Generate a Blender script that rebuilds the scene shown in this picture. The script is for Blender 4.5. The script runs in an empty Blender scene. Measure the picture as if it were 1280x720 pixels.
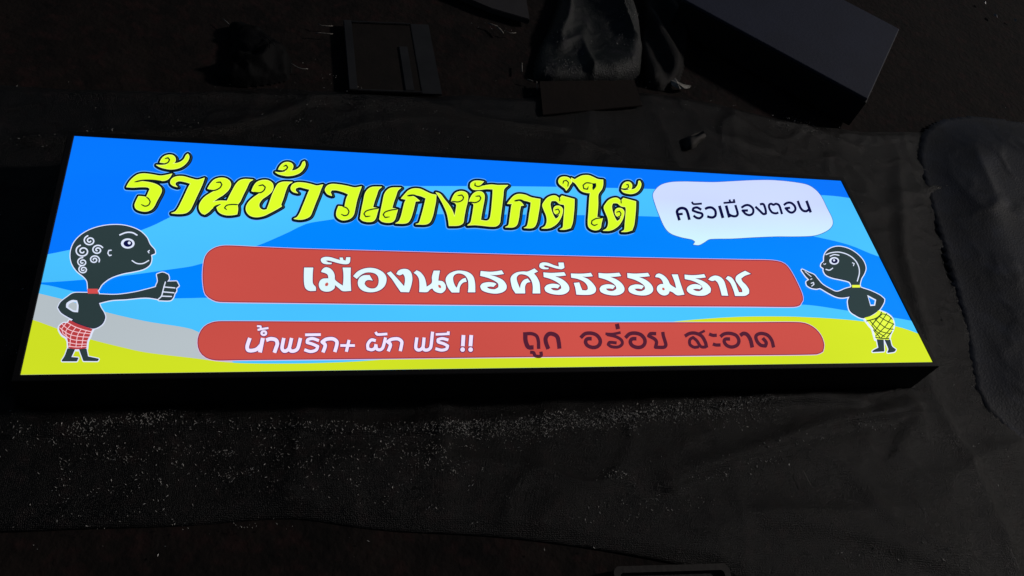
import bpy, bmesh, math, random
import numpy as np
from mathutils import Matrix, Vector, noise
from mathutils.geometry import delaunay_2d_cdt

R = math.radians
scene = bpy.context.scene
col = scene.collection

# ------------------------------------------------------------------ camera
SIGN_H = 0.115                       # height of the lightbox; its face lies level, 115 mm over the ground
RT = np.array([[0.96271858, -0.01352912, -0.27016644],
               [-0.14466581, 0.81817137, -0.55647769],
               [0.2285711, 0.57481525, 0.78571157]])     # camera axes in world space (columns)
CAM = np.array([-0.53947819, -1.10403769, 1.42519465 + SIGN_H])
F = 1000.0
cam = bpy.data.cameras.new("camera")
cam.sensor_width = 36.0
cam.lens = 36.0 * F / 1280.0
cam.clip_start = 0.01
cam.clip_end = 400.0
camo = bpy.data.objects.new("camera", cam)
col.objects.link(camo)
m = Matrix([list(RT[i]) + [CAM[i]] for i in range(3)] + [[0, 0, 0, 1]])
camo.matrix_world = m
scene.camera = camo

# ------------------------------------------------------------------ light: night, a dim sky and one weak soft source
SUN_EL, SUN_AZ = R(30), R(84)       # azimuth measured from +Y towards +X
w = bpy.data.worlds.new("World")
scene.world = w
w.use_nodes = True
nt = w.node_tree
bg = nt.nodes["Background"]
sky = nt.nodes.new("ShaderNodeTexSky")
sky.sky_type = 'NISHITA'
sky.sun_disc = False
sky.sun_elevation = SUN_EL
sky.sun_rotation = SUN_AZ
nt.links.new(sky.outputs[0], bg.inputs[0])
bg.inputs[1].default_value = 0.011
sun = bpy.data.lights.new("sun", 'SUN')
sun.energy = 0.85
sun.angle = R(4)
sun.color = (1.0, 0.93, 0.88)
suno = bpy.data.objects.new("sun", sun)
d = Vector((math.sin(SUN_AZ) * math.cos(SUN_EL), math.cos(SUN_AZ) * math.cos(SUN_EL), math.sin(SUN_EL)))
suno.rotation_euler = d.to_track_quat('Z', 'Y').to_euler()
col.objects.link(suno)
vs = scene.view_settings
vs.view_transform = 'Standard'
vs.look = 'None'
vs.exposure = 0.0
vs.gamma = 1.0
vs.use_curve_mapping = False

# ------------------------------------------------------------------ helpers
def at(px, py, z=0.0):
    """point of the level plane at height z that the photograph shows at px, py"""
    dirc = np.array([(px - 640) / F, (360 - py) / F, -1.0])
    dw = RT @ dirc
    t = (z - CAM[2]) / dw[2]
    p = CAM + dw * t
    return (float(p[0]), float(p[1]), float(z))

def lin(c):
    c = c / 255.0
    return c / 12.92 if c <= 0.04045 else ((c + 0.055) / 1.055) ** 2.4

def tag(o, label=None, cat=None, group=None, kind=None):
    if label: o["label"] = label
    if cat: o["category"] = cat
    if group: o["group"] = group
    if kind: o["kind"] = kind
    return o

def empty(name, loc, rz=0.0):
    o = bpy.data.objects.new(name, None)
    o.empty_display_size = 0.1
    o.location = loc
    o.rotation_euler = (0, 0, rz)
    col.objects.link(o)
    return o

def link(name, me, mat, parent=None, smooth=False):
    if mat is not None:
        me.materials.append(mat)
    if smooth:
        me.polygons.foreach_set("use_smooth", [True] * len(me.polygons))
    o = bpy.data.objects.new(name, me)
    col.objects.link(o)
    if parent is not None:
        o.parent = parent
    return o

def pydata(name, verts, faces, mat, parent=None, smooth=False):
    me = bpy.data.meshes.new(name)
    me.from_pydata(verts, [], faces)
    me.update()
    return link(name, me, mat, parent, smooth)

def from_bm(name, bm, mat, parent=None, smooth=False):
    bmesh.ops.recalc_face_normals(bm, faces=bm.faces)
    me = bpy.data.meshes.new(name)
    bm.to_mesh(me)
    bm.free()
    return link(name, me, mat, parent, smooth)

def box(bm, lo, hi, bev=0.0, mat4=None):
    vs_ = [bm.verts.new((x, y, z)) for x in (lo[0], hi[0]) for y in (lo[1], hi[1]) for z in (lo[2], hi[2])]
    fs = [(0, 1, 3, 2), (4, 6, 7, 5), (0, 4, 5, 1), (2, 3, 7, 6), (0, 2, 6, 4), (1, 5, 7, 3)]
    faces = [bm.faces.new([vs_[i] for i in f]) for f in fs]
    if bev > 0:
        edges = list({e for f in faces for e in f.edges})
        bmesh.ops.bevel(bm, geom=edges, offset=bev, segments=2, affect='EDGES', profile=0.5)
    return faces

def tube(bm, pts, r, n=6):
    """tube along points with radius r (number or one per point)"""
    pts = [Vector(p) for p in pts]
    rs = r if isinstance(r, (list, tuple)) else [r] * len(pts)
    rings = []
    for i, p in enumerate(pts):
        d_ = (pts[min(i + 1, len(pts) - 1)] - pts[max(i - 1, 0)]).normalized()
        a = d_.orthogonal().normalized()
        b = d_.cross(a)
        rings.append([bm.verts.new(p + (a * math.cos(k * 2 * math.pi / n) + b * math.sin(k * 2 * math.pi / n)) * rs[i]) for k in range(n)])
    for i in range(len(rings) - 1):
        for k in range(n):
            bm.faces.new([rings[i][k], rings[i][(k + 1) % n], rings[i + 1][(k + 1) % n], rings[i + 1][k]])
    bm.faces.new(rings[0]); bm.faces.new(rings[-1][::-1])

# ------------------------------------------------------------------ materials
def surf(name, rgb, rough=0.6, rgb2=None, scale=8.0, bump=0.0, bscale=120.0, spec=0.5, rgb3=None, scale3=30.0,
         weave=False, rlo=None, trans=0.0):
    ma = bpy.data.materials.new(name)
    ma.use_nodes = True
    n = ma.node_tree.nodes; L = ma.node_tree.links
    p = n["Principled BSDF"]
    p.inputs["Base Color"].default_value = (*rgb, 1)
    p.inputs["Roughness"].default_value = rough
    p.inputs["Specular IOR Level"].default_value = spec
    if trans:
        p.inputs["Transmission Weight"].default_value = trans
    tc = n.new("ShaderNodeTexCoord")
    if rgb2:
        nz = n.new("ShaderNodeTexNoise"); nz.inputs["Scale"].default_value = scale; nz.inputs["Detail"].default_value = 8
        nz.inputs["Roughness"].default_value = 0.65
        L.new(tc.outputs["Object"], nz.inputs["Vector"])
        cr = n.new("ShaderNodeMapRange"); cr.inputs["From Min"].default_value = 0.35; cr.inputs["From Max"].default_value = 0.65
        L.new(nz.outputs["Fac"], cr.inputs["Value"])
        mx = n.new("ShaderNodeMix"); mx.data_type = 'RGBA'
        mx.inputs["A"].default_value = (*rgb, 1); mx.inputs["B"].default_value = (*rgb2, 1)
        L.new(cr.outputs[0], mx.inputs["Factor"])
        out = mx.outputs["Result"]
        if rgb3:
            n3 = n.new("ShaderNodeTexNoise"); n3.inputs["Scale"].default_value = scale3; n3.inputs["Detail"].default_value = 6
            L.new(tc.outputs["Object"], n3.inputs["Vector"])
            c3 = n.new("ShaderNodeMapRange"); c3.inputs["From Min"].default_value = 0.52; c3.inputs["From Max"].default_value = 0.72
            L.new(n3.outputs["Fac"], c3.inputs["Value"])
            m3 = n.new("ShaderNodeMix"); m3.data_type = 'RGBA'
            L.new(c3.outputs[0], m3.inputs["Factor"]); L.new(out, m3.inputs["A"]); m3.inputs["B"].default_value = (*rgb3, 1)
            out = m3.outputs["Result"]
        L.new(out, p.inputs["Base Color"])
        if rlo is not None:
            rr = n.new("ShaderNodeMapRange"); rr.inputs["To Min"].default_value = rlo; rr.inputs["To Max"].default_value = rough
            L.new(cr.outputs[0], rr.inputs["Value"]); L.new(rr.outputs[0], p.inputs["Roughness"])
    if bump or weave:
        nb = n.new("ShaderNodeTexNoise"); nb.inputs["Scale"].default_value = bscale; nb.inputs["Detail"].default_value = 6
        L.new(tc.outputs["Object"], nb.inputs["Vector"])
        b = n.new("ShaderNodeBump"); b.inputs["Strength"].default_value = bump; b.inputs["Distance"].default_value = 0.004
        L.new(nb.outputs["Fac"], b.inputs["Height"])
        last = b
        if weave:
            for ang in (0, 90):
                mp = n.new("ShaderNodeMapping"); mp.inputs["Rotation"].default_value = (0, 0, R(ang + 4))
                L.new(tc.outputs["Object"], mp.inputs["Vector"])
                wv = n.new("ShaderNodeTexWave"); wv.inputs["Scale"].default_value = 95.0; wv.inputs["Distortion"].default_value = 3.5; wv.inputs["Detail"].default_value = 3
                L.new(mp.outputs[0], wv.inputs["Vector"])
                b2 = n.new("ShaderNodeBump"); b2.inputs["Strength"].default_value = 0.28; b2.inputs["Distance"].default_value = 0.0015
                L.new(wv.outputs["Fac"], b2.inputs["Height"]); L.new(last.outputs[0], b2.inputs["Normal"])
                last = b2
        L.new(last.outputs[0], p.inputs["Normal"])
    return ma

PRINT = {}
def ink(r, g, b, r2=None, g2=None, b2=None):
    """translucent print lit from behind by the lightbox; second colour = uneven tube light across the width"""
    key = (r, g, b, r2, g2, b2)
    if key in PRINT: return PRINT[key]
    ma = bpy.data.materials.new("backlit print")
    ma.use_nodes = True
    n = ma.node_tree.nodes; L = ma.node_tree.links
    p = n["Principled BSDF"]
    c = (lin(r), lin(g), lin(b))
    p.inputs["Base Color"].default_value = (c[0] * 0.12 + 0.002, c[1] * 0.12 + 0.002, c[2] * 0.12 + 0.002, 1)
    p.inputs["Roughness"].default_value = 0.35
    p.inputs["Specular IOR Level"].default_value = 0.2
    tc = n.new("ShaderNodeTexCoord")
    mp = n.new("ShaderNodeMapping"); mp.inputs["Scale"].default_value = (1.1, 2.6, 1)
    L.new(tc.outputs["Object"], mp.inputs["Vector"])
    nz = n.new("ShaderNodeTexNoise"); nz.inputs["Scale"].default_value = 1.3; nz.inputs["Detail"].default_value = 2
    L.new(mp.outputs[0], nz.inputs["Vector"])
    if r2 is not None:
        sp = n.new("ShaderNodeSeparateXYZ"); L.new(tc.outputs["Object"], sp.inputs[0])
        mr = n.new("ShaderNodeMapRange"); mr.inputs["From Min"].default_value = 0.20; mr.inputs["From Max"].default_value = 0.06
        L.new(sp.outputs["Y"], mr.inputs["Value"])
        mx = n.new("ShaderNodeMix"); mx.data_type = 'RGBA'
        mx.inputs["A"].default_value = (*c, 1); mx.inputs["B"].default_value = (lin(r2), lin(g2), lin(b2), 1)
        L.new(mr.outputs[0], mx.inputs["Factor"]); L.new(mx.outputs["Result"], p.inputs["Emission Color"])
    else:
        p.inputs["Emission Color"].default_value = (*c, 1)
    ms = n.new("ShaderNodeMapRange"); ms.inputs["From Min"].default_value = 0.3; ms.inputs["From Max"].default_value = 0.7
    ms.inputs["To Min"].default_value = 0.95; ms.inputs["To Max"].default_value = 1.07
    L.new(nz.outputs["Fac"], ms.inputs["Value"]); L.new(ms.outputs[0], p.inputs["Emission Strength"])
    PRINT[key] = ma
    return ma

# ------------------------------------------------------------------ 2D drawing tools for the printed face
CROP = {'P': (0, 0, 1), 'T1': (150, 185, 7.2), 'T2': (300, 190, 7.2), 'T3': (440, 200, 7.2), 'T4': (560, 205, 7.2), 'T5': (680, 210, 7.2),
        'B1': (370, 310, 7.2), 'B2': (510, 310, 7.2), 'B3': (650, 310, 7.2), 'B4': (790, 310, 7.2),
        'C1': (295, 390, 7.2), 'C2': (445, 390, 7.2), 'D1': (640, 390, 7.2), 'D2': (790, 390, 6.4),
        'BB': (810, 215, 5.3333), 'E1': (835, 235, 12), 'E2': (920, 235, 12),
        'F1': (60, 270, 6.544), 'F2': (60, 360, 6.544), 'R1': (990, 290, 7.2), 'R2': (1010, 360, 7.2)}

def pts(crop, s, dx=0, dy=0):
    ox, oy, k = CROP[crop]
    v = s.replace(',', ' ').split()
    return [((float(v[i]) + dx) / k + ox, (float(v[i + 1]) + dy) / k + oy) for i in range(0, len(v), 2)]

def smooth(P, closed=True, step=1.1, corner=52):
    n = len(P)
    if n < 3: return list(P)
    A = [np.array(p) for p in P]
    def is_corner(i):
        if not closed and i in (0, n - 1): return True
        a = A[i] - A[i - 1]; b = A[(i + 1) % n] - A[i]
        la, lb = np.linalg.norm(a), np.linalg.norm(b)
        if la < 1e-6 or lb < 1e-6: return True
        return math.degrees(math.acos(max(-1, min(1, float(a @ b) / la / lb)))) > corner
    cs = [is_corner(i) for i in range(n)]
    out = []
    for i in range(n if closed else n - 1):
        p1, p2 = A[i], A[(i + 1) % n]
        p0, p3 = A[i - 1], A[(i + 2) % n]
        L = np.linalg.norm(p2 - p1)
        m1 = (p2 - p1) if cs[i] else (p2 - p0) / 2 
        m2 = (p2 - p1) if cs[(i + 1) % n] else (p3 - p1) / 2
        l1, l2 = np.linalg.norm(m1), np.linalg.norm(m2)
        if l1 > L * 1.1: m1 = m1 * (L * 1.1 / l1)
        if l2 > L * 1.1: m2 = m2 * (L * 1.1 / l2)
        k = max(1, int(L / step))
        for j in range(k):
            t = j / k
            q = (2*t**3 - 3*t*t + 1)*p1 + (t**3 - 2*t*t + t)*m1 + (-2*t**3 + 3*t*t)*p2 + (t**3 - t*t)*m2
            out.append((float(q[0]), float(q[1])))
    if not closed: out.append(tuple(P[-1]))
    return out

def disc(c, r, n=10, ry=None):
    ry = ry or r
    return [(c[0] + r * math.cos(i * 2 * math.pi / n), c[1] + ry * math.sin(i * 2 * math.pi / n)) for i in range(n)]

def ribbon(P, wd, closed=False, round_ends=True):
    """stroke polygons: one quad per segment and a disc per joint"""
    out = []
    n = len(P)
    ws = wd if isinstance(wd, list) else [wd] * n
    for i in range(n if closed else n - 1):
        a, b = P[i], P[(i + 1) % n]
        dx, dy = b[0] - a[0], b[1] - a[1]
        L = math.hypot(dx, dy)
        if L < 1e-6: continue
        nx, ny = -dy / L, dx / L
        ra, rb = ws[i] / 2, ws[(i + 1) % n] / 2
        out.append([(a[0] + nx*ra, a[1] + ny*ra), (b[0] + nx*rb, b[1] + ny*rb), (b[0] - nx*rb, b[1] - ny*rb), (a[0] - nx*ra, a[1] - ny*ra)])
    for i in range(n):
        if not closed and not round_ends:
            if min(math.dist(P[i], P[0]), math.dist(P[i], P[-1])) < ws[i] * 0.42: continue
        out.append(disc(P[i], ws[i] / 2, 8 if ws[i] < 3 else 12))
    return out

def inside(p, poly):
    c = False
    j = len(poly) - 1
    for i in range(len(poly)):
        (xi, yi), (xj, yj) = poly[i], poly[j]
        if (yi > p[1]) != (yj > p[1]) and p[0] < (xj - xi) * (p[1] - yi) / (yj - yi) + xi: c = not c
        j = i
    return c

def ccw(poly):
    s = sum(poly[i - 1][0] * poly[i][1] - poly[i][0] * poly[i - 1][1] for i in range(len(poly)))
    return poly if s > 0 else poly[::-1]

LAYER = 0.00035
def union(prims, holes=()):
    """triangulated union of 2D polygons"""
    verts, faces = [], []
    for poly in list(prims) + list(holes):
        poly = ccw(poly)
        b = len(verts)
        verts += [Vector((p[0], -p[1])) for p in poly]
        faces.append(list(range(b, b + len(poly)))[::-1])
    V, Ed, Fa, ov, oe, of = delaunay_2d_cdt(verts, [], faces, 1, 1e-5, True)
    npr = len(prims)
    Fa = [f for f, o_ in zip(Fa, of) if any(k < npr for k in o_) and not any(k >= npr for k in o_)]
    return [(v[0], -v[1]) for v in V], [list(f) for f in Fa]

def sheet(name, prims, mat, layer, parent, holes=(), label=None, groups=None):
    """union of 2D polygons as one mesh on the sign's face; layer 0 is the acrylic itself"""
    V2, Fa = [], []
    for g_ in (groups or [prims]):
        v_, f_ = union(g_, holes)
        b = len(V2)
        V2 += v_; Fa += [[i + b for i in f] for f in f_]
    z = SIGN_H + LAYER * layer
    V3 = [at(v[0], v[1], SIGN_H) for v in V2]
    V3 = [(x, y, z) for x, y, _ in V3]
    o = pydata(name, V3, Fa, mat, parent)
    if label: o["label"] = label
    return o

def grow(poly, r, dx=0.0, dy=0.0):
    """polygon and a round border of radius r about it"""
    q = [(x + dx, y + dy) for x, y in poly]
    return [q] + ribbon(q, 2 * r, closed=True)

# ------------------------------------------------------------------ the ground and the black sheet
def seg_dist(X, Y, line):
    best = np.full(X.shape, 1e9); side = np.zeros(X.shape)
    for (ax, ay), (bx, by) in zip(line[:-1], line[1:]):
        dx, dy = bx - ax, by - ay
        t = np.clip(((X - ax) * dx + (Y - ay) * dy) / (dx * dx + dy * dy), 0, 1)
        ddx, ddy = X - (ax + t * dx), Y - (ay + t * dy)
        dd = np.hypot(ddx, ddy)
        s = np.sign(dx * ddy - dy * ddx)
        m_ = dd < best
        best = np.where(m_, dd, best); side = np.where(m_, s, side)
    return best * side

def gline(s):
    v = [float(a) for a in s.replace(',', ' ').split()]
    P = smooth([(v[i], v[i + 1]) for i in range(0, len(v), 2)], closed=False, step=25)
    return [at(*p)[:2] for p in P]

FOLDS = [  # line, height, half width, steep side factor
    (gline("20,548 150,536 300,531 450,541 600,534 700,524 850,510 1000,499 1070,505"), 0.020, 0.028),
    (gline("-60,600 100,585 260,590 420,602 560,598"), 0.006, 0.05),
    (gline("835,612 900,582 980,552 1060,527 1140,512"), 0.018, 0.030),
    (gline("700,640 760,600 840,585 960,585 1080,560"), 0.007, 0.05),
    (gline("40,178 160,172 290,163 360,142 430,125 520,132 620,158 700,168"), 0.016, 0.022),
    (gline("420,166 520,150 640,166 760,190"), 0.008, 0.020),
    (gline("880,120 930,140 1000,160 1060,185"), 0.012, 0.03),
    (gline("845,100 850,135 880,165 960,190"), 0.008, 0.03),
    (gline("1000,560 1060,590 1100,640 1190,690"), 0.010, 0.05),
    (gline("960,650 1060,665 1130,690 1210,720"), 0.014, 0.05),
    (gline("0,430 12,500 60,540"), 0.010, 0.04),
    (gline("1120,450 1115,480 1150,520 1120,560"), 0.014, 0.04),
]
rng = np.random.default_rng(4)
def fbm(X, Y, seed, scale, octs=4):
    r_ = np.random.default_rng(seed)
    out = np.zeros(X.shape); amp = 1.0
    for o_ in range(octs):
        for _ in range(5):
            a = r_.uniform(0, 2 * math.pi); ph = r_.uniform(0, 2 * math.pi); f = scale * (2 ** o_) * r_.uniform(0.7, 1.4)
            out += amp * np.sin(f * (X * math.cos(a) + Y * math.sin(a)) + ph + 1.3 * np.sin(f * 0.6 * (Y * math.cos(a) - X * math.sin(a)) + ph * 2))
        amp *= 0.5
    return out / 5

def tarp_h(X, Y):
    h = 0.0022 * fbm(X, Y, 3, 7, 4) + 0.0012 * fbm(X, Y, 8, 45, 2) + 0.004
    for line, ht, wd in FOLDS:
        dd = seg_dist(X, Y, line) + 0.006 * fbm(X, Y, 11, 12, 2)
        a = np.where(dd > 0, np.exp(-(dd / wd) ** 2), np.exp(-(dd / (wd * 0.45)) ** 2))
        mod = 0.75 + 0.35 * np.clip(fbm(X, Y, 21, 5, 2), -1, 1)
        h = h + ht * a * mod
    # sharp irregular creases
    for sd, sx, sy, sc, am in ((41, 1.0, 0.35, 5, 0.016), (42, 0.45, 1.0, 5, 0.018), (43, 0.8, 0.9, 11, 0.010), (44, 1.0, 1.0, 24, 0.0045)):
        r_ = fbm(X * sx, Y * sy, sd, sc, 3)
        msk = np.clip(0.5 + 0.6 * fbm(X, Y, sd + 20, 3.5, 2), 0.05, 1.2)
        h = h + am * msk * np.clip(1 - np.abs(r_) * 3.8, 0, 1) ** 1.6
    # wrinkles that run across the sheet
    wr = fbm(X * 0.35 + Y * 0.2, Y * 1.6, 31, 22, 3)
    h = h + 0.0016 * np.maximum(wr, 0) ** 2
    under = (np.abs(X) < 1.02) & (np.abs(Y) < 0.32)
    return np.where(under, np.minimum(h, 0.006), h)

m_ground = surf("dusty dark earth", (0.006, 0.0048, 0.0045), 0.9, (0.018, 0.0125, 0.0105), 9.0, 1.0, 60.0, 0.2, (0.026, 0.012, 0.011), 26.0)
m_tarp = surf("black woven ground sheet", (0.0014, 0.00135, 0.0013), 0.55, (0.0078, 0.0070, 0.0065), 7.0, 1.0, 420.0, 0.3, (0.016, 0.0095, 0.009), 34.0, weave=True, rlo=0.36)

# ground: fine near the sign, coarse to the horizon
def grid_mesh(name, x0, x1, y0, y1, step, hf, mat, skirt=None):
    xs = np.arange(x0, x1 + step / 2, step); ys = np.arange(y0, y1 + step / 2, step)
    X, Y = np.meshgrid(xs, ys)
    Z = hf(X, Y)
    nx, ny = len(xs), len(ys)
    V = np.stack([X.ravel(), Y.ravel(), Z.ravel()], 1)
    idx = np.arange(nx * ny).reshape(ny, nx)
    Fq = np.stack([idx[:-1, :-1].ravel(), idx[:-1, 1:].ravel(), idx[1:, 1:].ravel(), idx[1:, :-1].ravel()], 1)
    return V, Fq, idx

V, Fq, idx = grid_mesh("ground", -4, 5, -3, 6, 0.06, lambda X, Y: -0.008 + 0.0018 * fbm(X, Y, 51, 4, 3) + 0.003 * np.clip(np.hypot(X, Y) - 1.8, 0, 1) * fbm(X, Y, 52, 9, 3), m_ground)
V = V.tolist(); Fq = Fq.tolist()
ring_in = list(idx[0, :]) + list(idx[1:, -1]) + list(idx[-1, -2::-1]) + list(idx[-2:0:-1, 0])
b0 = len(V)
for i in ring_in:
    x, y, z = V[i]
    L = math.hypot(x - 0.5, y - 1.5)
    V.append([0.5 + (x - 0.5) / L * 160, 1.5 + (y - 1.5) / L * 160, -0.008])
nr = len(ring_in)
for k in range(nr):
    Fq.append([int(ring_in[k]), b0 + k, b0 + (k + 1) % nr, int(ring_in[(k + 1) % nr])])
g = pydata("ground", [tuple(map(float, v)) for v in V], [list(map(int, f)) for f in Fq], m_ground, None, True)
tag(g, kind="structure")

# sheet outline: front hem crosses the foot of the picture, back hem lies beyond the sign
hem_front = gline("-420,655 0,664 120,658 250,655 370,648 430,655 500,664 640,672 760,686 860,705 1000,740 1200,790 1500,860")
hem_back = gline("-500,60 -100,100 200,112 330,108 520,118 640,122 760,116 860,122 930,138 1040,158 1140,166 1250,150 1700,150")
step = 0.0105
xs = np.arange(-2.5, 2.9, step)
def hem_y(h, xs):
    a = np.array(h); o_ = np.argsort(a[:, 0])
    return np.interp(xs, a[o_, 0], a[o_, 1])
yf, yb = hem_y(hem_front, xs) + 0.006 * fbm(xs, xs * 0, 5, 9, 2), hem_y(hem_back, xs) + 0.012 * fbm(xs, xs * 0, 6, 9, 3)
ny = 230
T = np.linspace(0, 1, ny)[:, None]
Y = yf[None, :] * (1 - T) + yb[None, :] * T
X = np.repeat(xs[None, :], ny, 0)
Z = tarp_h(X, Y)
edge = np.minimum(T, 1 - T) * (yb - yf)[None, :]
Z = Z * np.clip(edge / 0.03, 0, 1) - 0.004 * np.clip(1 - edge / 0.03, 0, 1)
nx = len(xs)
top = np.stack([X.ravel(), Y.ravel(), Z.ravel()], 1)
idx = np.arange(nx * ny).reshape(ny, nx)
Fq = np.stack([idx[:-1, :-1].ravel(), idx[:-1, 1:].ravel(), idx[1:, 1:].ravel(), idx[1:, :-1].ravel()], 1).tolist()
bot = top[idx[0, :]].copy(); bot[:, 2] -= 0.014
V = top.tolist() + bot.tolist()
for i in range(nx - 1):
    Fq.append([nx * ny + i, nx * ny + i + 1, int(idx[0, i + 1]), int(idx[0, i])])
tp = pydata("ground_sheet", V, Fq, m_tarp, None, True)
tag(tp, "wrinkled black woven plastic sheet spread flat under the lit sign box", "tarpaulin")

# ------------------------------------------------------------------ pale chips standing in for glints off the weave, with grit (too many to count)
m_chip = surf("pale grit and painted glints", (0.72, 0.70, 0.66), 0.4, (0.14, 0.135, 0.12), 60)
BANDS = [  # line, spread px, number
    ("100,542 180,527 300,534 450,540 560,546", 8, 420), ("540,541 640,536 720,527 800,521 880,513 960,505", 7, 2300),
    ("90,545 150,533 200,531", 6, 160), ("0,520 40,550 120,545", 12, 60), ("640,548 760,530 830,524 960,515", 12, 600),
    ("120,575 250,570 420,565 560,560", 20, 520), ("60,610 220,600 420,600 600,620", 26, 330),
    ("860,605 960,570 1040,540 1110,530", 10, 260), ("700,660 780,640 880,640", 16, 90), ("760,600 770,590 780,600", 6, 50), ("500,560 540,580 600,590", 18, 150),
    ("30,640 200,650 330,655", 18, 50), ("1060,690 1130,700 1200,690", 18, 90), ("0,400 20,440 10,520", 20, 30),
    ("0,190 60,168 200,165 400,160", 12, 60), ("300,150 420,130 600,160", 14, 50), ("250,110 400,100 480,120", 18, 25),
    ("960,155 1000,158 1030,180", 8, 120), ("850,140 900,150 930,160", 12, 40), ("1180,470 1230,510 1260,560", 24, 60),
    ("600,15 650,40 660,60", 20, 12), ("800,120 880,110 920,80", 16, 12)]
V, Fc = [], []
random.seed(12)
def chip(x, y, z, l, wd, a, tilt):
    c, s = math.cos(a), math.sin(a)
    b = len(V)
    ks = [(-l, -wd * .5, 0), (l * .2, -wd, l * tilt * .3), (l, 0, l * tilt), (0, wd, 0.0006)]
    for u, v_, h in ks:
        V.append((x + u * c - v_ * s, y + u * s + v_ * c, z + 0.0012 + h))
    V.append((x, y, z - 0.001))
    Fc.extend([(b, b + 1, b + 2, b + 3), (b + 1, b, b + 4), (b + 2, b + 1, b + 4), (b + 3, b + 2, b + 4), (b, b + 3, b + 4)])
spots = []
for line, sp, num in BANDS:
    v = [float(a) for a in line.replace(',', ' ').split()]
    P = smooth([(v[i], v[i + 1]) for i in range(0, len(v), 2)], closed=False, step=6)
    k = 0
    while k < num:
        q = random.choice(P)
        if random.random() < 0.6:                      # clumps
            cx, cy = q[0] + random.gauss(0, sp), q[1] + random.gauss(0, sp * .6)
            for _ in range(random.randint(2, 6)):
                spots.append((cx + random.gauss(0, 7), cy + random.gauss(0, 3))); k += 1
        else:
            spots.append((q[0] + random.gauss(0, sp * 2), q[1] + random.gauss(0, sp * .7))); k += 1
for _ in range(420):
    spots.append((random.uniform(-40, 1320), random.uniform(100, 700)))
pp = [at(*s) for s in spots]
xx = np.array([p[0] for p in pp]); yy = np.array([p[1] for p in pp])
keep = ~((np.abs(xx) < 1.03) & (np.abs(yy) < 0.33))
zz = tarp_h(xx, yy)
for x, y, z, k in zip(xx, yy, zz, keep):
    if not k: continue
    s = random.choice((0.35, 0.4, 0.5, 0.5, 0.6, 0.7, 0.8, 1.0, 1.5))
    chip(float(x), float(y), float(z), 0.0020 * s, 0.00052 * s, random.uniform(0, 3.14), random.uniform(-0.1, 0.9))
tag(pydata("glint_grit_chips", V, Fc, m_chip), "pale specks of straw and grit scattered over the black sheet", "debris", kind="stuff")

# ------------------------------------------------------------------ THE SIGN
m_frame = surf("black painted aluminium", (0.006, 0.0055, 0.006), 0.6, None, spec=0.25, bump=0.1, bscale=300)
root = empty("illuminated_sign", (0, 0, 0))
tag(root, "long lightbox sign lit blue and yellow, in a black frame lying on black sheet", "sign")
W2, H2 = 1.0, 1.0 / 3.306
RIM, LIP = 0.013, 0.003
# four frame profiles, mitred: outer wall, lip over the face, inner return
def profile(a, b, na, nb_):
    """rail from corner a to corner b; na/nb_ inner corners"""
    bm = bmesh.new()
    sec = []
    for (o_, i_) in ((a, na), (b, nb_)):
        o2 = (o_[0] * 1.0, o_[1] * 1.0)
        e = 0.0015
        ux, uy = (i_[0] - o_[0]), (i_[1] - o_[1])
        k = e / RIM
        sec.append([(o2[0], o2[1], 0.004), (o2[0], o2[1], SIGN_H + LIP - e), (o2[0] + ux * k, o2[1] + uy * k, SIGN_H + LIP),
                    (i_[0] - ux * k, i_[1] - uy * k, SIGN_H + LIP), (i_[0], i_[1], SIGN_H + LIP - e), (i_[0], i_[1], SIGN_H - 0.004),
                    (o2[0] + ux * .3, o2[1] + uy * .3, SIGN_H - 0.004), (o2[0] + ux * .3, o2[1] + uy * .3, 0.004)])
    A = [bm.verts.new(v) for v in sec[0]]; B = [bm.verts.new(v) for v in sec[1]]
    n = len(A)
    for i in range(n): bm.faces.new([A[i], B[i], B[(i + 1) % n], A[(i + 1) % n]])
    bm.faces.new(A); bm.faces.new(B[::-1])
    return bm
ic = [(-W2, H2), (W2, H2), (W2, -H2), (-W2, -H2)]
oc = [(x + math.copysign(RIM, x), y + math.copysign(RIM, y)) for x, y in ic]
for k in range(4):
    j = (k + 1) % 4
    from_bm("frame_rail", profile(oc[k], oc[j], ic[k], ic[j]), m_frame, root)
bm = bmesh.new(); box(bm, (-W2 - .008, -H2 - .008, 0.0045), (W2 + .008, H2 + .008, 0.009))
from_bm("back_panel", bm, m_frame, root)
m_screw = surf("dull steel screw", (0.12, 0.12, 0.12), 0.45)
for x in (-0.93, -0.31, 0.31, 0.93):
    bm = bmesh.new()
    bmesh.ops.create_cone(bm, cap_ends=True, segments=12, radius1=0.0022, radius2=0.0016, depth=0.0016,
                          matrix=Matrix.Translation((x, -H2 - RIM - 0.0006, 0.095)) @ Matrix.Rotation(R(90), 4, 'X'))
    from_bm("screw", bm, m_frame, root)

# the acrylic: base print, upper blue
face = sheet("face_panel", [pts('P', "93,170 1051,226 1165,453 26,469")], ink(4, 117, 252), 0, root)
EDGE = pts('P', "93,170 1051,226 1165,453 26,469")
def clipface(poly):
    """clip a polygon to the face (Sutherland-Hodgman) so print never runs over the frame"""
    out = list(poly)
    C = EDGE
    for i in range(4):
        a, b = C[i], C[(i + 1) % 4]
        def s(p): return (b[0] - a[0]) * (p[1] - a[1]) - (b[1] - a[1]) * (p[0] - a[0])
        inp, out = out, []
        for j in range(len(inp)):
            p, q = inp[j - 1], inp[j]
            sp_, sq = s(p), s(q)
            if sq >= 0:
                if sp_ < 0:
                    t = sp_ / (sp_ - sq); out.append((p[0] + t * (q[0] - p[0]), p[1] + t * (q[1] - p[1])))
                out.append(q)
            elif sp_ >= 0:
                t = sp_ / (sp_ - sq); out.append((p[0] + t * (q[0] - p[0]), p[1] + t * (q[1] - p[1])))
    return out
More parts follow.
